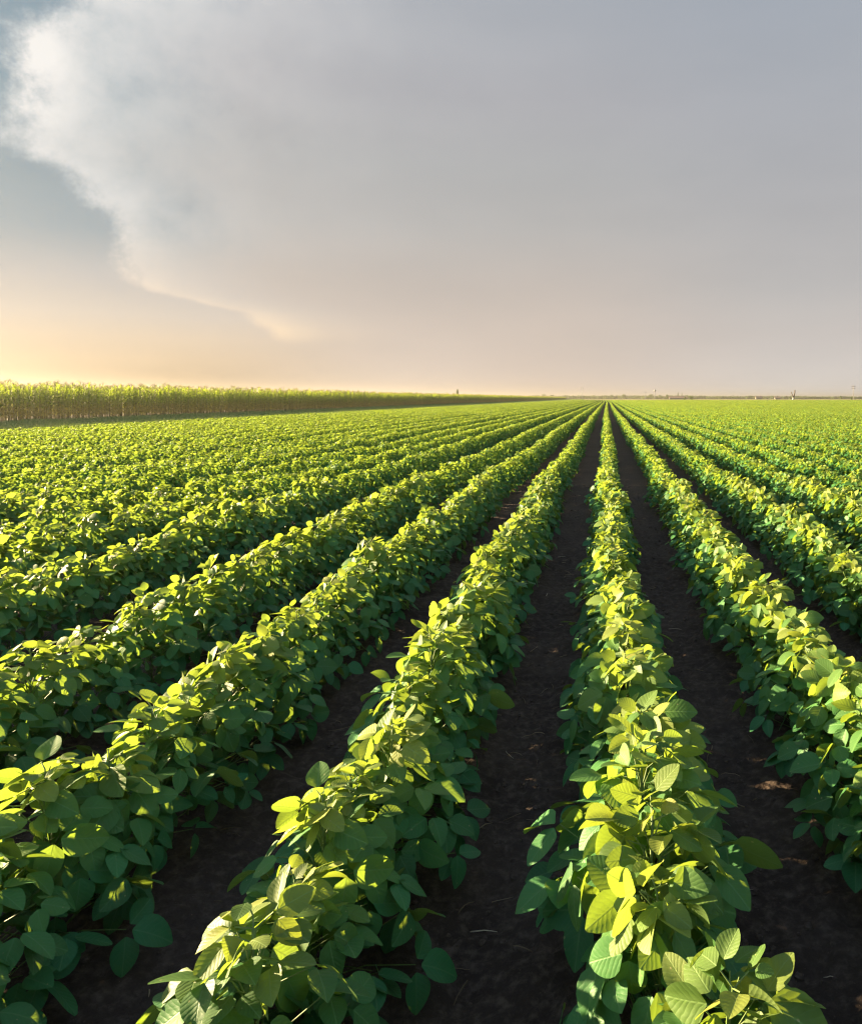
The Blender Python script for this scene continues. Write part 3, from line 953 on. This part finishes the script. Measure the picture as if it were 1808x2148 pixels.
# left boundary of the bright cloud as azimuth over elevation
BND = [(-160, 230), (-60, 190), (0, 120), (60, 60), (110, 45), (160, 35), (210, 30), (260, -20), (300, 0), (340, 60), (385, 110), (430, 160), (470, 195), (500, 200), (530, 200), (560, 235), (590, 275), (612, 320), (632, 400), (655, 500), (672, 530), (690, 565), (720, 590)]
stops = []
for py, px in BND:
    a, e = ae(px, py)
    stops.append((e / ELMAX, ((a + 60) / 60,) * 3))
stops.sort(key=lambda q: q[0])
b = t.m('SUBTRACT', t.m('MULTIPLY', t.ramp(elf, stops), 60.0), 60.0)
wob = t.m('ADD', t.m('MULTIPLY', t.m('SUBTRACT', n2, 0.5), 8.0), t.m('MULTIPLY', t.m('SUBTRACT', n1, 0.5), 3.5))
wob = t.m('MULTIPLY', wob, t.sstep(el, 4.0, 10.0, 0.35, 1.0))
tt = t.m('SUBTRACT', t.m('ADD', az, wob), t.m('ADD', b, t.sstep(el, 6, 12, 0.0, 0.3)))
widths = [(-160, 9), (0, 10), (150, 9), (300, 7.5), (420, 6), (500, 5), (580, 3.0), (620, 2.6), (690, 2.4), (720, 1.5)]
T = t.m('MULTIPLY', t.ramp(elf, sorted([(ae(250, py)[1] / ELMAX, (v / 20,) * 3) for py, v in widths])), 20.0)
amps = [(-160, .65), (0, .7), (60, .68), (150, .78), (450, .85), (540, .75), (600, .6), (640, .5), (680, .65), (695, .5), (712, 0.0)]
A = t.ramp(elf, sorted([(ae(330, py)[1] / ELMAX, (v,) * 3) for py, v in amps]))
soft = t.sstep(el, 3.5, 16, 0.8, 2.1)
edge = t.sstep(tt, t.m('MULTIPLY', soft, -0.5), soft)
fall = t.m('EXPONENT', t.m('MULTIPLY', t.m('DIVIDE', t.m('MAXIMUM', t.m('SUBTRACT', tt, 1.0), 0.0), T), -1.0))
tex = t.m('ADD', 0.90, t.m('MULTIPLY', t.m('SUBTRACT', t.m('ADD', n1, n2), 1.0), 2.4))
camt = t.m('MULTIPLY', t.m('MULTIPLY', t.m('MULTIPLY', edge, fall), A), t.m('MAXIMUM', t.m('ADD', tex, 0.12), 0.0), clamp=True)
# veil right of the edge, clear sky left of it
veil = t.sstep(t.m('ADD', t.m('ADD', tt, t.m('MULTIPLY', t.m('SUBTRACT', n1, .5), 5)), t.m('MULTIPLY', t.m('SUBTRACT', n3, .5), 6)), -1.5, 12.0)
lm = t.mix(t.m('MAXIMUM', veil, t.sstep(az, -30, -14)), g_left, g_mid)
base = t.mix(t.sstep(az, -6, 16), lm, g_right)
ccol = t.mix(t.sstep(el, 3, 13), lin_rgb(248, 222, 190), lin_rgb(240, 238, 235))
base = t.mix(camt, base, ccol)
# faint streaky unevenness of the veil
mapn = t.new('ShaderNodeMapping'); mapn.inputs['Scale'].default_value = (1.6, 1.6, 5.0); mapn.inputs['Rotation'].default_value = (0, 0.25, 0)
t.links.new(D, mapn.inputs[0])
n4 = t.noise(mapn.outputs[0], 2.6, 5, .55)
base = t.mix(1.0, base, t.mix(t.sstep(n4, .3, .7), (.975, .977, .98), (1.025, 1.022, 1.02)), 'MULTIPLY')
sc = t.new('ShaderNodeVectorMath', operation='SCALE'); t.links.new(base, sc.inputs[0]); t.links.new(t.sstep(t.m('ABSOLUTE', az), 60, 120, KSKY, KSKY * 2.9), sc.inputs['Scale'])  # sky out of view, beside and behind, boosted as added fill for shaded leaves
# thin cloud elsewhere, clear Nishita sky overhead and behind
clear = t.m('MAXIMUM', t.sstep(t.m('ABSOLUTE', az), 52, 95), t.sstep(el, 33, 55))
clear = t.m('MULTIPLY', clear, t.sstep(n3, .30, .60, .45, .9))
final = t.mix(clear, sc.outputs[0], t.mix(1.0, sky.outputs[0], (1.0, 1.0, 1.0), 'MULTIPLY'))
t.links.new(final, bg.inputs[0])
w.cycles.sampling_method = 'MANUAL'
w.cycles.sample_map_resolution = 1024

# ------------------------------------------------------------------ air
HAZE = True
if HAZE:
    mb = MB(); mb.box((-4000, -500, -3), (4000, 4300, 16.5))
    m, t, out = new_mat('air')
    pv = t.new('ShaderNodeVolumePrincipled')
    pv.inputs['Color'].default_value = (0.66, 0.62, 0.54, 1)
    pv.inputs['Density'].default_value = 0.00033
    pv.inputs['Anisotropy'].default_value = 0.76
    t.links.new(pv.outputs[0], out.inputs['Volume'])
    tag(link('haze', mb.mesh('haze', m, False)), 'thin evening haze lying over the plain', 'haze', None, 'stuff')
